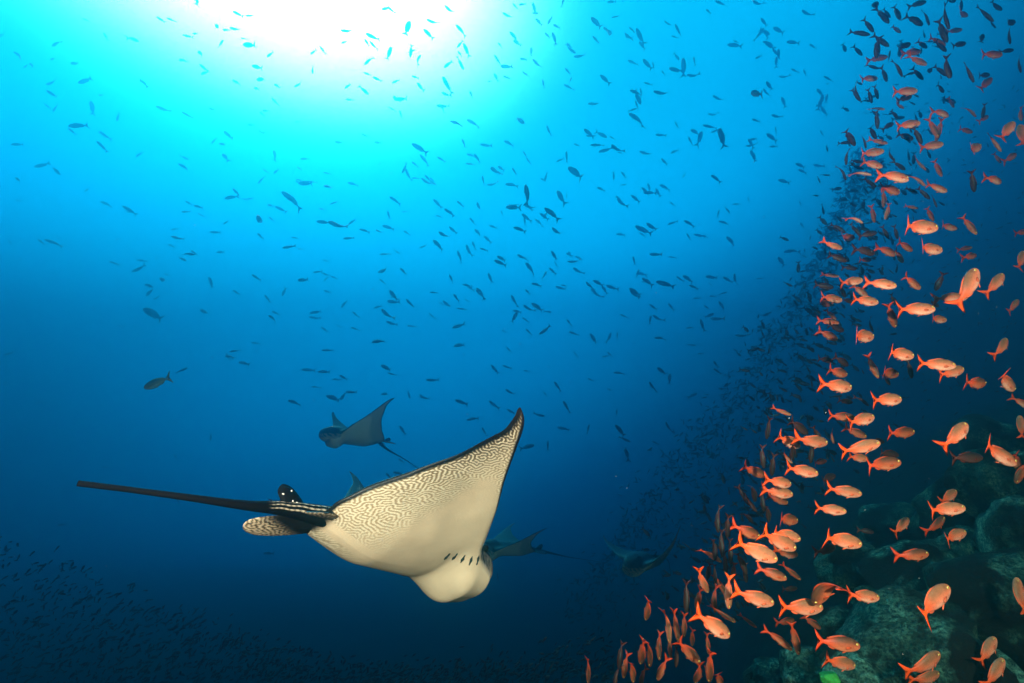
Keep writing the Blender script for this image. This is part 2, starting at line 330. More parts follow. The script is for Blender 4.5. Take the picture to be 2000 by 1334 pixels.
def eagle_ray(Rm, t, scale, right, left, label, group, ns, nu, hero=False, tail=None):
    M = Matrix(CMN@np.array(Rm)).to_4x4(); M.translation = CM@Vector(t)
    M = M@Matrix.Scale(scale, 4); Mi = M.inverted()
    root = link('eagle_ray', None, mx=M); root.empty_display_size = .2
    tag(root, label, 'eagle ray', group)
    V, f, C = ray_body(right, left, ns, nu, hero)
    link('body', mesh('ray_body', V, f, M_RAY, C), root)
    # pelvic fins: rounded lobes beside the tail, dark above, pale and marked below
    for sg in (-1, 1):
        ol = [(-.33, .03, 0), (-.37, .085, -.004), (-.44, .125, -.012), (-.52, .14, -.022), (-.575, .115, -.024), (-.585, .075, -.016), (-.53, .04, -.004), (-.45, .015, .004)]
        ol = catmull([(x, sg*y, z) for x, y, z in ol]+[(-.33, sg*.03, 0)], 4)[:-1]
        v, ff = fine_plate(ol, .007)
        v = np.array(v); low = (np.arange(len(v)) >= len(v)//2)*1.
        rad = sstep(.045, .10, np.abs(v[:, 1])-.35*(v[:, 0]+.50)); low *= rad
        if sg < 0: v[:, 1] *= .55; v[:, 0] = -.33+(v[:, 0]+.33)*.62; low *= .5
        L = lab(np.abs(v[:, 1])*1.2, v[:, 0]+1)
        cc = mixc(BLACK*1.3, mixc(CREAM, DKB, sstep(-.2, .3, L)), low)
        link('pelvic_fin', mesh('pelvic_fin', v, ff, M_RAY, cc), root)
    # small dorsal fin at the tail root, white spots
    ol = [(x-.035, y, z-.018) for x, y, z in catmull([(-.40, 0, .022), (-.43, 0, .06), (-.47, 0, .092), (-.505, 0, .096), (-.52, 0, .07), (-.508, 0, .045), (-.49, 0, .022), (-.40, 0, .022)], 4)[:-1]]
    v, ff = plate(ol, .007, nrm=(0, 1, 0)); df = link('dorsal_fin', mesh('dorsal_fin', v, ff, M_RAYDARK), root)
    if hero:
        msp = M_WSPOT
        for k, (x, z) in enumerate(((-.478, .078), (-.455, .045), (-.47, .047), (-.505, .06), (-.44, .042))):
            bm = bmesh.new(); bmesh.ops.create_uvsphere(bm, u_segments=8, v_segments=5, radius=.003)
            for q in bm.verts: q.co = Vector((q.co.x*(1+.4*(k % 2)), q.co.y*.5, q.co.z))
            me = bpy.data.meshes.new('spot'); bm.to_mesh(me); bm.free(); me.materials.append(msp)
            link('white_spot', me, df, Matrix.Translation((x-.035, -.0075, z-.018)))
    # tail
    if tail is None: tail = [(-.36, 0, .018), (-.5, 0, .02), (-.8, .02, .02), (-1.2, .05, -.02), (-1.7, .05, -.10), (-2.1, 0, -.14)]
    else: tail = [(-.34, 0, .016)]+[tuple(Mi@(at(*p))) for p in tail]
    path = catmull(tail, 34 if hero else 6); m = len(path)
    if hero: rad = [.030*(1-i/m)**3*1.0+.0068 for i in range(m)]
    else: rad = [.026*(1-i/m)**3+.0045*(1-.7*i/m)+.001 for i in range(m)]
    def tc_(k, a):
        if not hero: return tuple(BLACK)
        g_ = min(1, max(0, (k-.03)/.03))*min(1, max(0, (.31-k)/.05))*max(0, 1-min(abs(a-x-.05*math.sin(k*70)) for x in TAIL_LINES)/.11)*(.6+.4*math.sin(k*260+a*9))
        return tuple(mixc(BLACK*.5, WHITE*.8, min(1, g_*1.5)))
    v, ff, cc = tube(path, rad, 64 if hero else 10, tc_); link('tail', mesh('tail', v, ff, M_TAIL, cc), root)
    if hero:
        for k, (dx, dz, ln) in enumerate(((0, .012, .11), (.035, .02, .10), (.06, .014, .08))):
            p0 = Vector(path[25])+Vector((dx, 0, .004)); d = (Vector(path[54])-Vector(path[20])).normalized()
            v, ff, _ = tube([p0, p0+d*ln*.5+Vector((0, 0, dz*.6)), p0+d*ln+Vector((0, 0, dz*1.7))], [.005, .004, .0006], 8); link('tail_spine', mesh('tail_spine', v, ff, M_RAYDARK), root)
    # eyes, mouth and gill slits
    if hero:
        mp = []
        for y in np.linspace(-.075, .075, 13):
            p, nn = belly_h(.366-.024*(y/.075)**2, abs(y), right); mp.append((p.x, -abs(p.y) if y < 0 else abs(p.y), p.z-.001))
        v, ff, _ = tube(mp, [.0035]*13, 8); link('mouth', mesh('mouth', v, ff, M_SLIT), root)
    for sg in (-1, 1):
        bm = bmesh.new(); bmesh.ops.create_uvsphere(bm, u_segments=12, v_segments=8, radius=.017); me = bpy.data.meshes.new('eye'); bm.to_mesh(me); bm.free(); me.materials.append(M_EYE)
        link('eye', me, root, Matrix.Translation((.335, sg*.098, .014)))
        if not hero: continue
        for k in range(5):
            x = .215-.034*k; y = .122-.007*k
            # lay the slit on the belly skin
            h = belly_h(x, y, right if sg < 0 else left)
            bm = bmesh.new(); bmesh.ops.create_icosphere(bm, subdivisions=2, radius=1)
            for q in bm.verts: q.co = Vector((q.co.x*.0052*(1+.5*math.sin(q.co.y*5+k)), q.co.y*.0185, q.co.z*.003))
            me = bpy.data.meshes.new('gill_slit'); bm.to_mesh(me); bm.free(); me.materials.append(M_SLIT)
            p, nrm = h
            xa = Vector((1, .12*sg, 0)); xa = (xa-nrm*xa.dot(nrm)).normalized(); ya = nrm.cross(xa)
            mm = Matrix((xa, ya, nrm)).transposed().to_4x4(); mm.translation = p
            if sg > 0:
                mm.translation = Vector((p.x, -p.y, p.z)); nn = Vector((nrm.x, -nrm.y, nrm.z)); xa = Vector((1, .12, 0)); xa = (xa-nn*xa.dot(nn)).normalized(); mm2 = Matrix((xa, nn.cross(xa), nn)).transposed().to_4x4(); mm2.translation = mm.translation; mm = mm2
            link('gill_slit', me, root, mm)
    return root
def belly_h(x, y, pr):
    """point and outward normal of the belly skin on the right side at (x, y)"""
    def z(x, y):
        s = y/HS; xl = float(herm(RAY_S, RAY_LE, np.array([s]))[0]); xt = float(herm(TE_S, RAY_TE, np.array([s]))[0]); ch = xl-xt; u = (xl-x)/ch
        edge = min(max(u, 0), max(1-u, 0))*ch; E1 = math.sqrt(max(0, 1-(1-min(edge/.045, 1))**2)); E2 = math.sqrt(max(0, 1-(1-min(edge/.10, 1))**2))
        w = .014*(1-s)**.6*E2+.0012*(1-s); bx = float(sstep(-.43, -.15, x)*(1-.55*sstep(.05, .40, x))); hd = float(sstep(.10, .24, x)); jaw = hd*float(1-.70*sstep(.325, .357, x)+.10*math.exp(-((x-.385)/.02)**2)-.15*sstep(.43, .47, x))
        h = w+E1*(.070*bx*math.exp(-(y/.20)**2)+.098*jaw*math.exp(-(y/.112)**4))
        yy, zz, th = span(np.array([s]), pr[0], pr[1]); off = -pr[2]*s*(x-.5*(xl+xt))-h
        return Vector((x+pr[3]*s*s, -(float(yy[0])-math.sin(th[0])*off), float(zz[0])+math.cos(th[0])*off))
    p = z(x, y); a = z(x+.004, y)-p; b = z(x, y+.004)-p; n = a.cross(b).normalized()
    if n.z > 0: n = -n
    return p, n
TAIL_LINES = (2.5, 3.05, 3.6)
M_WSPOT = mat('white_spot_skin', (.8, .78, .68), .5)
eagle_ray([[.5625, -.8054, -.187], [-.4661, -.4957, .7329], [-.6829, -.3251, -.6542]], (-.383, -.754, -1.904), 1.018, (.498, -.785, .283, 0), (1.0, 0, .1, .48),
          'large eagle ray with cream patterned underside and raised wing, long black tail', 'eagle rays', 270, 230, True,
          [(560, 994, 1.56), (480, 987, 1.45), (370, 972, 1.35), (250, 956, 1.27), (152, 944, 1.2)])
eagle_ray([[-.7573, .6524, -.0282], [.2437, .3225, .9147], [.6058, .6858, -.4032]], (-2.115*1.1, -1.293*1.1, -6.835*1.1), .985*1.1, (.6, .4, -.085, .45), (.271, 1.321, -.085, 0),
          'blue-green eagle ray with pale chin swimming behind the raised wing of the large ray', 'eagle rays', 60, 40, False, [(757, 878, 8.0), (790, 897, 8.5), (822, 918, 9.1), (870, 945, 9.8)])
eagle_ray([[-.9428, .3119, .1175], [.1449, .0663, .9872], [.3002, .9478, -.1077]], (-.075*1.15, -3.183*1.15, -7.859*1.15), 1.06*1.15, (.166, .218, .077, 0), (.456, .592, .077, 0),
          'dim eagle ray just beyond the head of the large ray, trailing a long tail', 'eagle rays', 60, 40, False, [(1075, 1080, 9.4), (1110, 1088, 9.8), (1150, 1094, 10.2), (1195, 1101, 10.8)])
eagle_ray([[-.5941, .7508, .2886], [.2068, -.2042, .9568], [.7774, .6281, -.034]], (1.816*1.2, -3.111*1.2, -7.246*1.2), 1.046*1.2, (-.211, .339, 0, 0), (.541, 1.342, 0, 0),
          'dark eagle ray with both wings raised in front of the far shoal', 'eagle rays', 60, 40, False, [(1290, 1087, 9.4), (1304, 1094, 9.7), (1308, 1108, 9.8), (1310, 1122, 9.9)])

# ------------------------------------------------------------------ fish
OL = np.array
XB = [-.355, -.30, -.22, -.10, .02, .14, .26, .36, .43, .475, .497, .50]
HT = [.040, .044, .068, .118, .153, .168, .162, .136, .101, .064, .025, .002]
HB = [.040, .044, .070, .118, .150, .164, .154, .124, .090, .058, .025, .002]
WB = [.010, .016, .036, .062, .078, .085, .084, .076, .060, .040, .017, .001]
def bendf(v, k):
    v = np.array(v, float); x = v[:, 0]; d = np.clip(.12-x, 0, None); v[:, 1] += k*d*d*1.6; v[:, 1] += -k*.05*np.clip(x-.2, 0, None)
    v[:, 0] += np.abs(k)*d*d*.35*np.abs(k)
    return v
def fish_body(n, seg, pal):
    xs = -.355+.855*(1-np.cos(np.linspace(.12, math.pi, n)))/2; xs[0] = -.355; xs[-1] = .5
    ht, hb, wb = herm(XB, HT, xs), herm(XB, HB, xs), herm(XB, WB, xs); v = []; c = []; f = []
    for i in range(n):
        for k in range(seg):
            t = 2*math.pi*k/seg; sy, sz = math.sin(t), math.cos(t)
            h = ht[i] if sz > 0 else hb[i]
            v.append((xs[i], wb[i]*math.copysign(abs(sy)**.85, sy), h*sz))
            rz = sz
            back = float(sstep(-.15, .65, rz)); bel = float(sstep(.05, .8, -rz)); rear = float(sstep(-.04, .32, -xs[i]))
            col = mixc(pal['flank'], pal['back'], back*(1-.3*rear)); col = mixc(col, pal['belly'], bel*(1-rear)*.9); col = mixc(col, pal['fin'], rear*.85)
            head = float(sstep(.40, .48, xs[i])); col = mixc(col, pal['nose'], head*.6)
            gill = math.exp(-((xs[i]-.315-.04*math.cos(t))/.012)**2)*(abs(sy) > .5); col = col*(1-.35*gill)
            c.append(col)
    for i in range(n-1):
        for k in range(seg): f.append((i*seg+k, (i+1)*seg+k, (i+1)*seg+(k+1) % seg, i*seg+(k+1) % seg))
    f.append(tuple(range(seg)))
    f.append(tuple((n-1)*seg+k for k in reversed(range(seg))))
    return np.array(v), f, np.array(c)
def P3(pts): return [(x, 0, z) for x, z in pts]
CAUD = P3([(-.305, .040), (-.36, .085), (-.42, .155), (-.475, .225), (-.515, .262), (-.500, .180), (-.458, .080), (-.432, .0), (-.458, -.080), (-.500, -.180), (-.515, -.262), (-.475, -.225), (-.42, -.155), (-.36, -.085), (-.305, -.040)])
DORS = P3([(.24, .150), (.19, .180), (.10, .190), (.0, .175), (-.08, .153), (-.16, .130), (-.225, .104), (-.255, .080), (-.23, .050), (-.10, .100), (.05, .140)])
ANAL = P3([(-.03, -.125), (-.09, -.150), (-.16, -.135), (-.225, -.092), (-.225, -.050), (-.12, -.085)])
def fin(ol, th, nrm=(0, 1, 0)):
    return plate(ol, th, nrm=nrm)
def pect(sg):
    r = Vector((.265, sg*.080, -.03)); ol = [(0, .0, .012), (-.05, .018, .028), (-.115, .036, .018), (-.15, .045, -.012), (-.12, .04, -.042), (-.06, .02, -.035), (0, 0, -.014)]
    return fin([tuple(r+Vector((x, sg*y, z-.01))) for x, y, z in ol], .003, nrm=(.3, sg*.95, 0))
def pelv(sg):
    r = Vector((.20, sg*.03, -.142)); ol = [(0, 0, .01), (-.04, .012, -.012), (-.10, .03, -.035), (-.15, .04, -.042), (-.12, .02, -.018), (-.06, .0, .0)]
    return fin([tuple(r+Vector((x, sg*y, z))) for x, y, z in ol], .003, nrm=(0, 1, .2))
def eye_mesh(sg, m):
    v = []; f = []; c = []
    for i, (rr, dd, col) in enumerate(((.0, .010, (.01, .01, .01)), (.011, .0095, (.01, .01, .01)), (.0125, .009, (.85, .62, .12)), (.021, .006, (.80, .50, .10)), (.026, -.004, (.5, .25, .08)))):
        for k in range(10):
            t = 2*math.pi*k/10; v.append((.405+rr*math.cos(t), sg*(.064+dd), .045+rr*math.sin(t))); c.append(col)
    for i in range(4):
        for k in range(10): f.append((i*10+k, i*10+(k+1) % 10, (i+1)*10+(k+1) % 10, (i+1)*10+k))
    return v, f, np.array(c)
PAL = {
 'orange': dict(flank=OL((.72, .155, .070)), back=OL((.27, .095, .042)), belly=OL((.86, .345, .225)), fin=OL((.92, .07, .006)), nose=OL((.86, .25, .08))),
 'red':    dict(flank=OL((.42, .075, .026)), back=OL((.09, .03, .014)), belly=OL((.55, .15, .07)), fin=OL((.70, .045, .008)), nose=OL((.5, .11, .04))),  # darker copy of the orange fish, shade put into its colours
 'dark':   dict(flank=OL((.032, .012, .008)), back=OL((.012, .009, .007)), belly=OL((.055, .020, .012)), fin=OL((.06, .010, .005)), nose=OL((.035, .014, .01))),  # dark brown variety, blackened further to paint silhouettes the flash misses
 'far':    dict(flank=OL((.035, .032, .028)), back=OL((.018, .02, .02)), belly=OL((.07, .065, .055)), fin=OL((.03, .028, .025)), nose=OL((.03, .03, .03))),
 'yellow': dict(flank=OL((.34, .36, .10)), back=OL((.10, .14, .06)), belly=OL((.55, .52, .25)), fin=OL((.36, .34, .05)), nose=OL((.3, .3, .1))),
}
M_FISH = mat('fish_skin', attr='Col', rough=.5, vary=.22, spec=.2, mottle=.2, mscale=16, bump=.15, bscale=45)
M_FIN = {k: mat(k+'_fish_fin', tuple(p['fin']), .5, vary=.15, spec=.2) for k, p in PAL.items()}
M_FIN2 = {k: mat(k+'_fish_body_fin', tuple(p['flank']*.55+p['fin']*.35), .5, vary=.15, spec=.2) for k, p in PAL.items()}
M_FEYE = mat('fish_eye', attr='Col', rough=.2)
LIB = {}
def fish_parts(pal, bend):
    key = (pal, bend)
    if key in LIB: return LIB[key]
    out = []
    v, f, c = fish_body(22, 16, PAL[pal]); out.append(('body', mesh('fish_body', bendf(v, bend), f, M_FISH, c)))
    for nm, (v, f) in (('caudal_fin', fin(CAUD, .006)), ('dorsal_fin', fin(DORS, .006)), ('anal_fin', fin(ANAL, .005)), ('pectoral_fin', pect(1)), ('pectoral_fin', pect(-1)), ('pelvic_fin', pelv(1)), ('pelvic_fin', pelv(-1))):
        out.append((nm, mesh('fish_'+nm, bendf(v, bend), f, M_FIN[pal] if nm == 'caudal_fin' else M_FIN2[pal], smooth=True)))
    for sg in (1, -1):
        v, f, c = eye_mesh(sg, None); out.append(('eye', mesh('fish_eye', bendf(v, bend), f, M_FEYE, c)))
    LIB[key] = out; return out
def fish_single(pal, bend, n=12, seg=8, pectoral=True):
    key = ('one', pal, bend, n)
    if key in LIB: return LIB[key]
    V, Fc, C = [], [], []; k = 0
    lst = [fish_body(n, seg, PAL[pal])]+[(*x, None) for x in ([fin(CAUD, .006), fin(DORS, .005), fin(ANAL, .005)]+([pect(1), pect(-1)] if pectoral else []))]
    for v, f, c in lst:
        v = np.array(v); V.append(v); Fc += [tuple(i+k for i in q) for q in f]; C.append(c if c is not None else np.tile(PAL[pal]['fin'], (len(v), 1))); k += len(v)
    me = mesh('fish', bendf(np.concatenate(V), bend), Fc, M_FISH, np.concatenate(C)); LIB[key] = me; return me
def fish_matrix(px, py, d, length, ang, yaw, roll):
    a, y = math.radians(ang), math.radians(yaw)
    h = Vector((math.cos(a)*math.cos(y), math.sin(a)*math.cos(y), math.sin(y)))
    sgn = 1 if math.cos(a) > -.15 else -1
    up = Vector((-math.sin(a), math.cos(a), 0))*sgn; up = (up-h*up.dot(h)).normalized()
    up = Matrix.Rotation(math.radians(roll), 3, h)@up; left = up.cross(h)
    m = Matrix((h, left, up)).transposed()
    m = (CM@m).to_4x4()@Matrix.Scale(length, 4); m.translation = at(px, py, d); return m

# near school: crop of the photograph, then (x, y, length, heading, kind) in that crop's pixels.
# kinds: s side-on orange, t edge-on orange, r red, u edge-on red, d dark side-on, e dark edge-on, c curled red
CROPS = [
 (1600, 0, 3.335, '''
325 512 130 8 s;560 595 155 0 s;515 685 110 -10 u;795 735 135 -10 s;580 812 160 8 s;730 950 155 8 s;385 922 120 -15 t;340 995 150 5 s;345 1070 140 -15 s;270 1125 140 -15 t;
490 1148 205 -12 s;460 1235 180 -5 r;765 1222 150 -20 s;770 1095 130 -55 u;650 1065 120 -55 u;640 1165 140 -45 u;1140 1170 140 -10 s;1005 968 165 20 s;1225 850 175 45 s;1250 1025 118 30 s;
1085 545 135 40 r;1125 355 150 2 r;880 200 95 5 r;980 400 75 -5 r;640 395 150 -15 t;605 340 130 10 r;380 380 120 5 r;670 290 105 -10 u;770 270 130 -20 r;560 890 120 -15 d;790 575 80 -30 d;
860 670 80 -40 u;955 850 95 -15 r;1140 925 150 -60 u;1160 1030 85 -50 u;1320 880 160 80 s;1310 740 95 -60 r;500 190 90 -20 u;640 25 105 10 d;930 90 120 5 r;
360 40 110 50 d;410 100 140 -60 e;505 80 120 -75 e;440 85 80 -50 e;570 175 75 -50 e;620 130 130 -35 d;700 110 110 -55 e;820 110 170 -70 e;800 200 170 -65 e;925 30 80 -80 e;1080 90 150 -60 e;
1125 155 80 -35 e;1240 150 120 20 d;1235 230 110 -55 e;1060 250 85 60 d;1150 40 95 -40 d;860 5 80 10 d;320 165 115 -40 e;260 215 130 -20 e;400 265 130 -45 e;375 310 130 -85 d;455 370 85 80 e;
250 330 95 -30 e;345 435 85 -25 e;425 485 110 -85 e;515 440 130 -50 e;590 480 90 15 e;640 480 110 -50 e;555 300 110 25 d;910 290 110 15 d;955 350 75 -10 d;830 440 150 -70 d;790 460 110 -45 e;715 465 80 40 d;
975 470 150 -55 e;1075 490 95 10 d;1240 515 65 60 e;1300 420 110 -60 e;1225 330 85 5 d;235 590 110 -45 e;240 620 100 -50 e;330 625 95 -60 e;370 600 95 -70 e;310 655 85 0 e;375 705 110 -8 t;
490 745 80 -30 e;440 690 80 -35 e;700 345 75 -30 e;375 780 115 -75 e;450 820 95 30 d;740 830 150 -65 u;780 845 140 -88 u;640 880 130 -60 e;195 890 155 -40 e;165 930 95 0 e;175 1020 105 -75 e;
155 1120 115 -60 e;295 920 95 -65 e;345 860 115 -40 e;885 625 80 -15 d;990 660 80 -40 e;1210 690 75 -55 e;985 720 115 -50 u;1070 720 90 -85 e;1075 770 90 30 r;1000 1180 145 -65 e;970 1080 80 -60 e;
1130 1100 80 -60 e;600 1240 90 -20 e;680 1260 110 -45 e;750 1310 90 -70 e;555 640 120 20 d;790 300 110 -40 e;250 1090 90 -10 e;460 1010 100 -40 e;520 1080 110 -25 e;240 1050 100 -8 e;330 1190 110 -30 e;420 1290 120 -85 u'''),
 (1600, 400, 3.335, '''
650 145 262 -3 s;838 145 132 -8 s;715 288 215 -2 s;560 270 130 -25 r;520 335 115 -40 s;440 300 150 -20 r;720 60 115 -50 u;600 15 85 -15 t;445 40 105 -95 t;350 60 115 -65 u;235 90 140 -20 t;180 215 140 10 r;
320 190 120 10 d;85 265 160 -12 t;120 345 130 -20 d;300 300 160 -10 d;300 358 90 0 r;70 460 110 -8 t;210 500 160 8 s;405 515 190 -10 s;265 560 120 -40 s;300 625 180 -8 s;80 610 155 -10 s;185 625 95 -5 d;
75 715 110 -35 t;60 760 130 -10 r;975 130 155 -60 u;950 285 85 10 r;985 335 120 10 r;685 418 72 25 d;605 505 150 -35 r;785 500 120 -100 d;975 535 285 60 s;860 605 195 0 s;1150 515 190 45 s;1265 660 130 40 s;
630 680 248 0 s;770 745 145 -5 s;745 645 95 -20 d;470 720 190 -55 u;480 620 85 -55 e;275 855 222 -3 s;520 970 228 -10 s;765 1040 225 -5 s;860 1090 210 10 s;1015 1160 205 -5 r;1215 1150 205 -40 s;1190 930 165 45 s;
1320 1290 130 -40 s;1325 180 110 5 r;1315 360 150 55 s;450 1095 180 -10 r;345 1050 170 -70 u;590 1070 130 -75 e;440 1140 95 -50 u;120 1180 232 -8 s;440 1270 232 0 s;60 850 145 -25 r;120 1090 165 -15 r;
170 1280 105 -10 d;285 1275 115 -40 e;330 780 105 -70 e;110 800 130 -20 d;150 1020 120 -30 d;40 1010 110 -10 d;200 410 100 -8 d;430 180 100 -60 e;500 180 90 -60 e;230 160 100 -50 e;120 150 110 -40 e;
360 380 80 -70 e;30 530 120 -10 d;150 560 110 -50 e;30 640 110 -20 r'''),
 (1600, 800, 2.4975, '''
205 50 162 8 s;110 35 125 -5 r;400 112 155 0 r;670 125 182 35 s;200 185 190 15 s;190 235 115 -10 s;305 265 190 5 r;335 215 115 -10 d;120 398 160 -8 s;55 488 142 -5 s;105 635 218 -15 s;175 110 110 -25 r;
40 335 105 10 d;228 593 72 -5 d;400 568 122 30 s;630 425 128 20 s;615 485 182 5 s;570 565 128 35 r;655 615 152 10 s;455 710 160 5 r;720 235 160 0 d;870 215 215 -30 s;965 255 110 -60 r;985 85 110 80 s;
215 910 168 -8 s;550 935 255 25 s;975 910 160 75 s;90 1140 205 -5 r;100 1235 182 -18 s;515 1245 205 25 s;520 1310 160 10 s;820 1175 155 45 s;855 1285 170 45 s;985 300 130 -110 r;35 685 120 5 d;290 150 70 -20 d'''),
 (1100, 800, 2.498, '''
1065 10 95 -20 t;1100 155 150 -25 s;1215 155 172 -8 s;1150 85 125 -35 d;1310 130 85 -65 u;1090 235 95 -40 t;1165 298 165 -12 s;1250 255 82 5 r;930 300 135 -25 r;1055 355 145 -15 s;1050 405 155 -10 s;
1050 440 105 -20 r;915 460 115 -50 e;1090 535 145 -15 r;895 595 155 -25 r;1080 610 175 -20 s;1050 640 212 -28 s;940 690 235 -25 s;1090 700 130 -15 s;715 705 142 -35 t;1020 800 145 -20 r;1110 790 115 -40 u;
1105 875 82 0 d;935 920 205 -18 s;1160 965 225 -3 s;1280 860 230 -105 c;775 995 135 -30 u;735 1055 215 -38 s;900 1030 95 -35 u;680 840 155 -62 t;805 890 165 -88 t;600 910 145 -95 e;660 920 125 -95 u;
735 920 135 -85 u;765 850 115 -65 u;415 970 145 -95 u;515 1050 155 -93 t;550 1050 145 -85 u;590 1050 115 -95 u;520 1150 115 -90 u;610 1180 155 -45 r;715 1250 185 -88 u;705 1140 95 -90 u;630 1110 105 -85 u;
555 1200 105 -100 e;480 1270 135 -100 u;425 1180 155 -92 u;385 1180 165 -90 u;465 1150 125 -90 u;340 1270 135 -88 u;385 1300 120 -92 e;300 1250 125 -95 u;275 1200 125 -95 e;255 1300 115 -100 e;
125 1270 125 -95 u;760 1315 100 -70 r;660 1290 110 -100 r;1050 1120 155 -38 u;1130 1110 155 -83 u;1215 1040 95 -35 r;1085 1035 95 5 r;
750 530 130 -90 e;770 650 130 -88 e;800 570 120 -85 e;815 690 120 -92 e;740 680 110 -95 e;790 745 120 -88 e;870 740 135 -70 e;710 785 110 -95 e;740 800 100 -85 e;830 790 110 -88 e;885 800 100 -75 e;970 230 115 -80 e;
1020 270 115 -85 e;1000 90 115 -90 e;1210 210 105 -90 e;930 400 120 -75 e;880 420 110 -60 e;970 440 110 -85 e;1000 500 110 -80 e;870 600 110 -80 e;1120 200 110 -85 e;1240 120 100 -70 e;900 520 100 -50 e'''),
]
NEAR = []
for ox, oy, k, txt in CROPS:
    for e in txt.replace('\n', '').split(';'):
        x, y, L, a, kd = e.split(); NEAR.append((ox+float(x)/k, oy+float(y)/k, float(L)/k, float(a), kd))
NEAR.sort(key=lambda f: -f[2]); NEAR = NEAR[:300]
SPECIAL = {                                               # rough photo position -> label of its own
 (1820, 1174): 'largest bright orange fish, tail forked wide, over the broad mossy boulder',
 (1394, 1222): 'orange fish with a clear yellow eye, head tilted down, in front of diving fish',
 (1612, 1144): 'dark red fish curled upright against the flank of an orange fish',
 (1564, 1186): 'orange fish whose head meets the curled dark red fish',
 (1948, 886): 'large salmon fish beside the red fish at the reef edge, tail raised',
 (1892, 560): 'bright orange fish climbing steeply across another orange fish',
 (1964, 745): 'pale orange fish tilted down beside a shaded red fish',
 (1642, 1054): 'bright orange fish with raised tail above the dim small boulder',
 (1686, 1164): 'deep orange fish level with the largest orange fish, tail toward the curled fish',
 (1862, 1046): 'round pale orange fish lowest of the cluster of four',
 (1846, 994): 'orange fish in the middle of the cluster of four',
 (1928, 1270): 'orange fish turned away above the shadowed rock',
 (1806, 1298): 'orange fish with long tail above the lowest orange fish',
 (1782, 1084): 'half-shaded pinkish fish between the cluster of four and the boulders',
 (1871, 850): 'orange fish climbing toward the reef edge above the dark red fish',
 (1968, 255): 'pale orange fish climbing, with a dark spot on its flank',
 (1945, 554): 'pale orange fish climbing beside the steeply climbing orange fish',
 (1888, 1157+157): 'lowest orange fish cut by the frame beneath the long-tailed orange fish',
}
POSE = {'s': 'orange fish seen side-on', 't': 'slim salmon fish seen edge-on', 'r': 'shaded red fish seen side-on', 'u': 'slim red fish seen edge-on', 'd': 'silhouette-dark brown fish seen side-on', 'e': 'slim silhouette-dark fish seen edge-on', 'c': 'curled red fish'}
def zone(x, y):
    if y > 880 and x > 1590: return ('over the boulders', 'fish over the boulders')
    if x < 1400 and y > 1050: return ('at the school trailing foot', 'fish at the foot of the school')
    if y > 880: return ('in the lower school column', 'fish in the lower column of the school')
    if x > 1790 and y > 430: return ('between school and reef edge', 'fish between school and reef')
    if y > 430: return ('in the dense middle school', 'fish in the middle of the school')
    if x > 1840: return ('outside the upper school', 'fish at the outer upper school')
    return ('in the crowded upper school', 'fish in the upper school')
rf = random.Random(3)
for (x, y, L, ang, kd) in NEAR:
    slim = kd in 'tue'
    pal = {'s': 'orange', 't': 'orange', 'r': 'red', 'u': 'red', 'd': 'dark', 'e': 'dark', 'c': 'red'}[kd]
    yaw = rf.uniform(-24, 10) if not slim else rf.uniform(-25, 15)
    if 18 < ang < 85 and not slim: yaw = rf.uniform(-24, -10)
    roll = rf.uniform(-16, 10) if not slim else rf.choice((-1, 1, 1))*rf.uniform(28, 62)
    if abs(ang) > 80 and slim: roll = rf.uniform(35, 70)
    d = 2.75*math.sqrt(75/L)*rf.uniform(.95, 1.06)
    if kd in 'de': d *= .88
    length = L*d/F/math.cos(math.radians(yaw))
    if kd == 'c': bend = .95
    else: bend = rf.choice((-.55, -.3, 0, 0, .3, .55)) if slim else rf.choice((-.3, 0, 0, .3))
    m = fish_matrix(x, y, d, length, ang, yaw, roll)
    if slim: m = m@Matrix.Diagonal((1, .78, .66, 1))
    label = None
    for (sx, sy), t in SPECIAL.items():
        if math.hypot(sx-x, sy-y) < 7: label = t
    zt, zg = zone(x, y)
    if label is None:
        size = 'large ' if L > 66 else 'mid-sized ' if L > 46 else 'small ' if L > 34 else 'very small '
        pose = ' climbing' if ang > 22 else ' level' if ang > -14 else ' nose-down' if ang > -62 else ' diving head-first'
        label = size+POSE[kd].replace(' seen', pose+',')+('' if abs(bend) < .1 else ' and bent')+' '+zt
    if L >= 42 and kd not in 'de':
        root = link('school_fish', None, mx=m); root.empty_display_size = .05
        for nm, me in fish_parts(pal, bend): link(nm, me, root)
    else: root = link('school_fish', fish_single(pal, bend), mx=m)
    tag(root, label, 'orange fish' if kd not in 'de' else 'dark fish', zg)

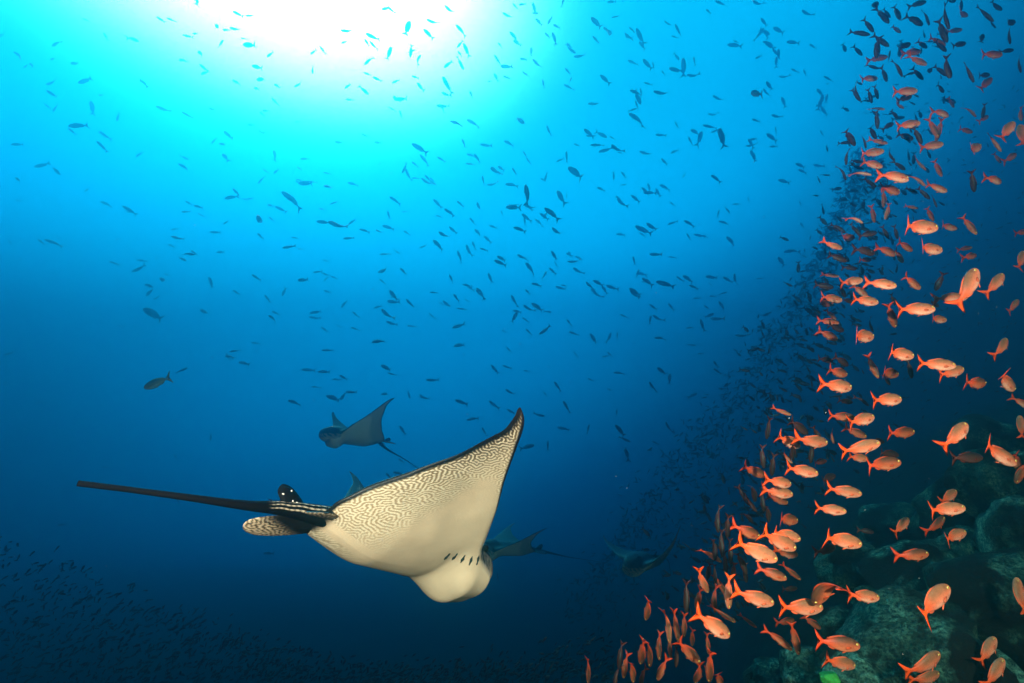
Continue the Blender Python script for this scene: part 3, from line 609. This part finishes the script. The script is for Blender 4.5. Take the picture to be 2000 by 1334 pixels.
# fish scattered through the open water, far enough to turn blue: (x, y, length, heading)
OPEN = [(572, 390, 40, 145), (660, 441, 32, 155), (598, 358, 30, 178), (507, 432, 30, 120), (464, 377, 24, 140), (632, 434, 26, 175), (537, 303, 22, 110), (388, 404, 20, 165), (857, 479, 30, 138), (868, 460, 26, 145), (835, 357, 26, 145), (797, 342, 24, 110),
 (319, 548, 22, 150), (272, 525, 22, 215), (592, 547, 24, 180), (555, 570, 18, 235), (400, 610, 22, 150), (534, 622, 22, 150), (615, 621, 20, 170), (768, 590, 24, 170), (756, 615, 26, 130), (765, 632, 22, 160), (740, 666, 28, 190), (640, 684, 22, 180),
 (448, 696, 20, 180), (576, 786, 26, 165), (652, 778, 30, 160), (687, 766, 22, 175), (754, 769, 20, 190), (845, 743, 24, 175), (902, 786, 24, 160), (940, 572, 24, 135), (915, 490, 22, 110), (882, 545, 20, 120), (873, 595, 22, 135), (968, 335, 24, 145),
 (180, 210, 26, 105), (154, 245, 28, 200), (320, 214, 24, 160), (205, 265, 20, 140), (446, 264, 26, 140), (487, 88, 30, 165), (502, 131, 24, 160), (728, 72, 28, 155), (878, 20, 24, 135), (874, 167, 34, 120), (796, 55, 34, 80), (720, 118, 22, 220), (760, 105, 22, 60),
 (1165, 45, 30, 130), (1250, 72, 30, 120), (1245, 232, 38, 135), (1292, 183, 30, 150), (1335, 132, 30, 100), (1325, 60, 24, 130), (1367, 270, 30, 70), (1410, 270, 34, 115), (1205, 292, 26, 150), (1262, 300, 24, 150), (1125, 338, 38, 135), (1078, 417, 34, 140), (1030, 380, 40, 100), (1095, 385, 30, 110), (1257, 450, 34, 150), (1035, 605-200, 24, 150), (1003, 405, 28, 170), (970, 335, 26, 140), (1130, 530, 24, 145), (1037, 525, 28, 135), (1165, 575, 28, 135), (1005, 588, 26, 120), (1050, 600, 26, 145), (940, 575, 24, 140), (980, 505, 20, 150), (1300, 555, 36, 165), (1265, 640-90, 24, 150), (1196, 562, 24, 160), (1240, 570, 24, 145), (1345, 545, 22, 140), (1390, 542, 22, 170), (1435, 545, 22, 80), (1150, 260, 22, 150), (925, 240, 26, 160), (892, 240, 24, 165), (866, 208, 24, 175), (820, 290, 30, 155), (1065, 645, 26, 215), (1160, 662, 24, 130), (1190, 660, 20, 70), (1290, 660, 20, 180), (1270, 625, 16, 90), (900, 745+40, 22, 165), (1090, 755, 22, 130), (1000, 805, 20, 150), (1030, 873, 26, 20), (1070, 870, 18, 90), (1308, 740, 20, 90), (1210, 728, 20, 180), (1240, 575, 22, 140)]
rb = random.Random(11)
def dens(x, y):
    if x > 1620-(max(0, y-350))*.42: return 0
    if y > 900: return .12*max(0, (1150-y)/250) if x < 450 or x > 1000 else .05
    w = 1.0 if x > 750 else .62
    if y < 120: w *= 1.0
    if y > 620: w *= .62
    if 140 < x < 900 and 760 < y: w *= .4
    return w*(.5 if x < 350 else 1)
while len(OPEN) < 640:
    x, y = rb.uniform(0, 1640), rb.uniform(0, 1130)
    if rb.random() > dens(x, y): continue
    L = rb.choice((12, 14, 16, 16, 18, 20, 22, 24)); base = 145 if x > 700 else 165
    OPEN.append((x, y, L, rb.gauss(base, 24) if rb.random() < .85 else rb.uniform(0, 360)))
OPEN.sort(key=lambda f: -f[2])
def open_zone(x, y):
    if y < 230 and x < 1000: return 'against the bright surface glow'
    if y > 640: return 'in dim water level with the eagle rays'
    if x > 950: return 'in clear blue water beside the orange school'
    return 'in mid-water under the surface glow'
def low_fish(n=7, seg=6): return fish_single('far', 0, n, seg, False)
def open_place(x, y, L, ang):
    d = min(19, 11*math.sqrt(34/L)*rb.uniform(.85, 1.25)); zf = (667-y)/F*math.cos(PITCH)+math.sin(PITCH); d = min(d, 12/zf) if zf > 0 else d; yaw = rb.uniform(-30, 30)   # stay below the top of the water box
    return fish_matrix(x, y, d, L*1.08*d/F/math.cos(math.radians(yaw)), ang, yaw, rb.choice((-1, 1))*rb.uniform(10, 70))@Matrix.Scale(.8, 4, (0, 0, 1)), d
for i, (x, y, L, ang) in enumerate(OPEN[:290]):
    m, d = open_place(x, y, L, ang)
    o = link('open_water_fish', fish_single('far', rb.choice((-.3, 0, .3, .5)), 10, 8, L > 20), mx=m)
    a_ = ang % 360
    head = 'climbing steeply' if 60 < a_ < 125 else 'slanting upward' if 125 <= a_ < 163 else 'swimming level' if 163 <= a_ < 200 else 'slanting downward' if 200 <= a_ < 300 else 'turned back'
    size = 'tiny' if L < 19 else 'small' if L < 25 else 'larger'
    tag(o, size+' bluish fish '+head+' '+open_zone(x, y), 'small fish', 'fish scattered '+open_zone(x, y))
m = fish_matrix(308, 747, 5.2, .27, 205, 10, 12)
r = link('yellow_fish', None, mx=m)
for nm, me in fish_parts('yellow', 0): link(nm, me, r)
tag(r, 'single yellow-green fish with forked tail swimming alone in dim blue water', 'yellow fish')
m = fish_matrix(1478, 183, 7.5, .19, 178, 10, 5)
r = link('round_fish', None, mx=m@Matrix.Scale(1.6, 4, (0, 0, 1)))
for nm, me in fish_parts('yellow', .0): link(nm, me, r)
tag(r, 'deep-bodied olive fish alone in bright blue water near the upper school', 'round fish')
m = fish_matrix(300, 614, 14.5, .62, 148, 10, 10)
tag(link('large_blurred_fish', fish_single('far', .3, 12, 8), mx=m), 'large faint grey fish fading into the blue, left of the shoal fish', 'large fish')

def shoal(name, mats, label):
    """many far fish as one mass"""
    src = low_fish(); v0 = np.array([p.co[:] for p in src.vertices]); f0 = [tuple(p.vertices) for p in src.polygons]
    ca = np.zeros(len(v0)*4, np.float32); src.color_attributes['Col'].data.foreach_get('color', ca); c0 = ca.reshape(-1, 4)[:, :3]
    V, Fs, C = [], [], []
    for i, m in enumerate(mats):
        mm = np.array(m); V.append(v0@mm[:3, :3].T+mm[:3, 3]); Fs += [tuple(j+i*len(v0) for j in q) for q in f0]; C.append(c0)
    o = link(name, mesh(name, np.concatenate(V), Fs, M_FISH, np.concatenate(C))); tag(o, label, 'shoal', kind='stuff')
shoal('far_open_water_fish', [open_place(*f)[0] for f in OPEN[290:]], 'tiny faint fish scattered everywhere through the blue open water')
# dense far band climbing along the left side of the orange school
cx = [(1110, 1215), (1200, 1095), (1300, 960), (1400, 850), (1490, 720), (1560, 600), (1620, 480), (1670, 360), (1700, 300)]
ms = []
while len(ms) < 2600:
    t = rb.random()**.9*(len(cx)-1.001); i = int(t); a, b = cx[i], cx[i+1]; k = t-i
    x, y = a[0]+(b[0]-a[0])*k, a[1]+(b[1]-a[1])*k
    w = 62+26*math.sin(t*.7); o = rb.gauss(0, .55); nx, ny = (b[1]-a[1]), -(b[0]-a[0]); nl = math.hypot(nx, ny)
    # one sharp inner edge, spread towards the school
    off = -o*w*(1.25 if o > 0 else .6)
    x += nx/nl*off; y += ny/nl*off
    if not (950 < x < 1800): continue
    L = rb.uniform(7, 12); d = rb.uniform(12, 18)
    ms.append(fish_matrix(x, y, d, L*d/F, rb.gauss(20, 30) if rb.random() < .6 else rb.gauss(-70, 30), rb.uniform(-30, 30), rb.uniform(-60, 60)))
shoal('far_fish_band', ms, 'dense slanting band of tiny dark fish left of the orange school')
ms = []
while len(ms) < 560:
    t = rb.random()**.8; y = 60+t*1150; x = 1790-max(0, y-150)*.36+rb.gauss(0, 55)
    if y > 1000: x -= 40
    L = rb.uniform(12, 24); d = rb.uniform(5.5, 8)
    if y < 330 and rb.random() < .6: continue
    ms.append(fish_matrix(x, y, d, L*d/F, rb.gauss(-35, 30), rb.uniform(-30, 30), rb.uniform(-70, 70)))
shoal('shadowed_fish_core', ms, 'crowd of small shadowed fish packed behind the orange school')
ms = []
while len(ms) < 420:
    x = rb.uniform(1560, 2000); y = rb.uniform(150, 1000)
    if x < 1700-(y-150)*.15: continue
    L = rb.uniform(6, 10); d = rb.uniform(10, 14)
    ms.append(fish_matrix(x, y, d, L*d/F, rb.gauss(20, 40), rb.uniform(-30, 30), rb.uniform(-60, 60)))
shoal('distant_fish_specks', ms, 'faint specks of far fish in the blue gap before the reef')
ms = []
while len(ms) < 2600:
    x = rb.uniform(-20, 1200); t = rb.random()
    top = herm([-20, 0, 120, 250, 400, 560, 750, 1000, 1200], [1020, 1035, 1090, 1150, 1200, 1262, 1302, 1290, 1240], np.array([x]))[0]
    y = top+(1360-top)*rb.random()**.8+rb.gauss(0, 14)
    L = rb.uniform(8, 15); d = rb.uniform(6, 9.5)
    ms.append(fish_matrix(x, y, d, L*d/F, rb.gauss(35, 25), rb.uniform(-30, 30), rb.uniform(-60, 60)))
shoal('deep_fish_shoal', ms, 'dark mass of tiny fish hanging in the deep beneath the large ray')
# drifting specks lit by the flash
m_sn = mat('marine_snow', (.75, .8, .8), .6); V = []; Fs = []
for i in range(170):
    p = at(rb.uniform(0, 2000), rb.uniform(300, 1334), rb.uniform(1.3, 3.2)); s = rb.uniform(.0004, .0008); k = len(V)
    V += [p+Vector(q)*s for q in ((1, 0, 0), (-1, 0, 0), (0, 1, 0), (0, -1, 0), (0, 0, 1), (0, 0, -1.3))]
    Fs += [(k+a, k+b, k+c) for a, b, c in ((0, 2, 4), (2, 1, 4), (1, 3, 4), (3, 0, 4), (2, 0, 5), (1, 2, 5), (3, 1, 5), (0, 3, 5))]
tag(link('marine_snow', mesh('marine_snow', V, Fs, m_sn)), 'tiny pale specks drifting in the water', 'specks', kind='stuff')

# ------------------------------------------------------------------ the water itself
def haze(x0, x1, y0, y1, z0, z1, dens_, col, absorb, g):
    v = [(x, y, z) for x in (x0, x1) for y in (y0, y1) for z in (z0, z1)]
    f = [(0, 1, 3, 2), (4, 6, 7, 5), (0, 4, 5, 1), (2, 3, 7, 6), (0, 2, 6, 4), (1, 5, 7, 3)]
    me = bpy.data.meshes.new('haze'); me.from_pydata(v, [], f); ob = link('haze', me)
    m = bpy.data.materials.new('water'); m.use_nodes = True; t = m.node_tree; t.nodes.clear()
    pv = t.nodes.new('ShaderNodeVolumePrincipled'); pv.inputs['Color'].default_value = (*col, 1); pv.inputs['Absorption Color'].default_value = (*absorb, 1); pv.inputs['Density'].default_value = dens_; pv.inputs['Anisotropy'].default_value = g
    oo = t.nodes.new('ShaderNodeOutputMaterial'); t.links.new(pv.outputs[0], oo.inputs['Volume']); me.materials.append(m)
    tag(ob, 'blue sea water filling the whole scene', kind='stuff')
haze(-46, 46, -21, 46, -10.5, 13, .15, (.02, .253, .36), (0, .337, .458), .94)
